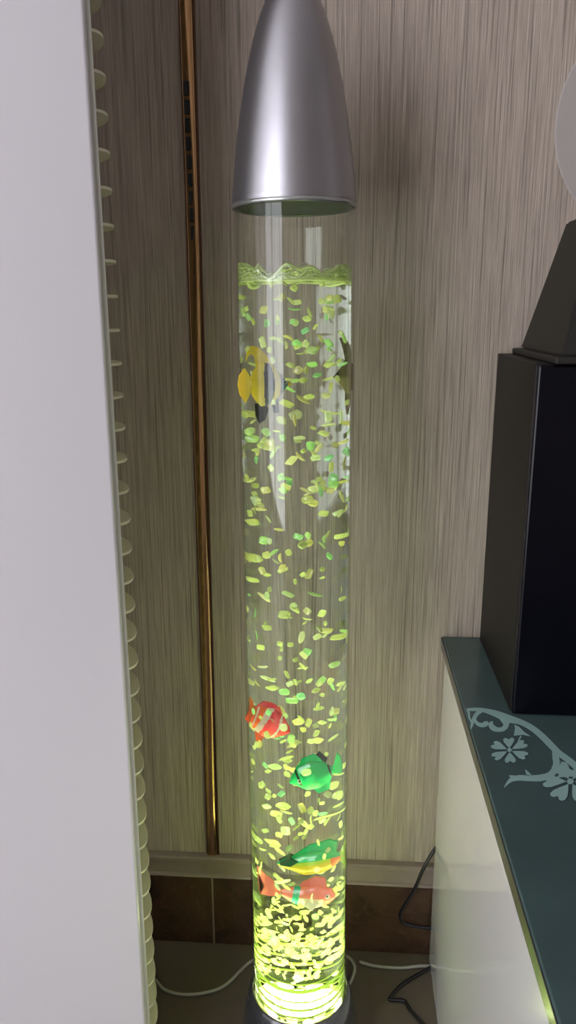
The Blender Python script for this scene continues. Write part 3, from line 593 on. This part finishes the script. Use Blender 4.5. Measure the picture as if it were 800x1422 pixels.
# green and yellow fish lower down
t = empty('toy_fish'); tag(t, 'toy fish with dark green back and yellow belly, above the pink fish', 'toy fish')
fish_body([(-.5, .0), (-.35, .12), (-.1, .25), (.2, .26), (.5, .10)], [(-.5, -.03), (-.35, -.12), (-.1, -.25), (.2, -.22), (.5, -.08)], [(-.5, .03), (-.2, .13), (.1, .15), (.5, .04)],
          lambda x, v: 3 if (x > .32 and v < .2) else (0 if v > .35 else (1 if v > .0 else 2)), [M['green'], M['lime'], M['yellow'], M['orange']], t)
fin('dorsal_fin', [(-.25, .18), (.0, .40), (.30, .46), (.45, .36), (.4, .1)], M['green'], t, .05)
fin('side_stripe', [(-.46, .02), (-.30, .16), (-.18, .10), (-.30, .0)], M['dgreen'], t, .30)
fin('tail_fin', [(.46, .08), (.62, .26), (.78, .30), (.72, 0), (.78, -.26), (.6, -.22), (.46, -.07)], M['lime'], t, .05)
eyes(-.36, .03, .09, .04, t)
place(t, .0110, -.004, .292, .058, .055, -4, 0, .062)
# pink and white fish lowest
t = empty('toy_fish'); tag(t, 'pink and white toy fish with one teal band, the lowest fish in the tube', 'toy fish')
fish_body([(-.5, .02), (-.38, .16), (-.1, .27), (.2, .2), (.5, .06)], [(-.5, -.08), (-.38, -.18), (-.1, -.27), (.2, -.2), (.5, -.05)], [(-.5, .05), (-.2, .15), (.1, .14), (.5, .04)],
          lambda x, v: 2 if .16 < x < .27 else (1 if (x < .16 and v < -.1 and x > -.3) else 0), [M['pink'], M['white'], M['teal']], t)
fin('dorsal_fin', [(-.3, .18), (-.22, .40), (-.05, .44), (.15, .30), (.2, .16)], M['pink'], t, .05)
fin('pectoral_fin', [(-.22, -.10), (-.05, -.02), (.04, -.16), (-.12, -.26)], M['white'], t, .32)
fin('tail_fin', [(.46, .05), (.66, .24), (1.0, .40), (.96, .28), (.78, .04), (.84, -.18), (.64, -.14), (.46, -.05)], M['pink'], t, .05)
eyes(-.36, .04, .11, .045, t)
place(t, .0090, -.010, .250, .052, .052, 8, 180, .062)


# ------------------------------------------------------------------ light
def area(name, loc, rot, sx, sy, power, col, spread=180, shape='RECTANGLE'):
    l = bpy.data.lights.new(name, 'AREA'); l.shape = shape; l.size = sx
    if shape == 'RECTANGLE': l.size_y = sy
    l.energy = power; l.color = col; l.spread = R(spread)
    o = bpy.data.objects.new(name, l); COL.objects.link(o); o.location = loc; o.rotation_euler = rot; return o
po = area('window_daylight', ((WX0+WX1)/2, RY0-.012, (WZ0+WZ1)/2), (R(90), 0, 0), WX1-WX0-.1, WZ1-WZ0-.1, 66, (.86, .88, 1.0))
po.data.cycles.is_portal = True
c = LEAN @ Vector((0, 0, .0895))
o = area('led_beam', c, (PI, 0, 0), .10, 0, 11.5, (.88, 1.0, .52), 5.5, 'DISK'); o.rotation_euler = (PI, R(.38), 0)
o = area('led_glow', c+Vector((0, 0, .001)), (PI, 0, 0), .055, 0, .26, (.82, 1.0, .38), 150, 'DISK')
W = bpy.data.worlds.new('sky'); S.world = W; W.use_nodes = True
W.node_tree.nodes['Background'].inputs[0].default_value = (.90, .90, 1, 1); W.node_tree.nodes['Background'].inputs[1].default_value = 6.7

# ------------------------------------------------------------------ camera
cam = bpy.data.cameras.new('camera'); co = bpy.data.objects.new('camera', cam); COL.objects.link(co); S.camera = co
cam.sensor_fit = 'VERTICAL'; cam.sensor_height = 24; cam.lens = 24*1075/1422; cam.clip_start = .01
p, y, rl = R(14.459), R(4.041), R(-.167)
f = Vector((-math.sin(y)*math.cos(p), math.cos(y)*math.cos(p), -math.sin(p))); rt = Vector((math.cos(y), math.sin(y), 0)); up = rt.cross(f)
rt2 = rt*math.cos(rl)+up*math.sin(rl); up2 = up*math.cos(rl)-rt*math.sin(rl)
m3 = Matrix((rt2, up2, -f)).transposed(); co.matrix_world = Matrix.Translation((0, 0, .92)) @ m3.to_4x4()
v = S.view_settings; v.view_transform = 'Standard'; v.look = 'None'; v.gamma = 1; v.use_curve_mapping = False; v.exposure = 0
cy = S.cycles; cy.use_denoising = True; cy.max_bounces = 14; cy.transmission_bounces = 12; cy.transparent_max_bounces = 16; cy.diffuse_bounces = 5; cy.glossy_bounces = 5
cy.sample_clamp_indirect = 4; cy.blur_glossy = .4; cy.caustics_refractive = True; cy.caustics_reflective = True
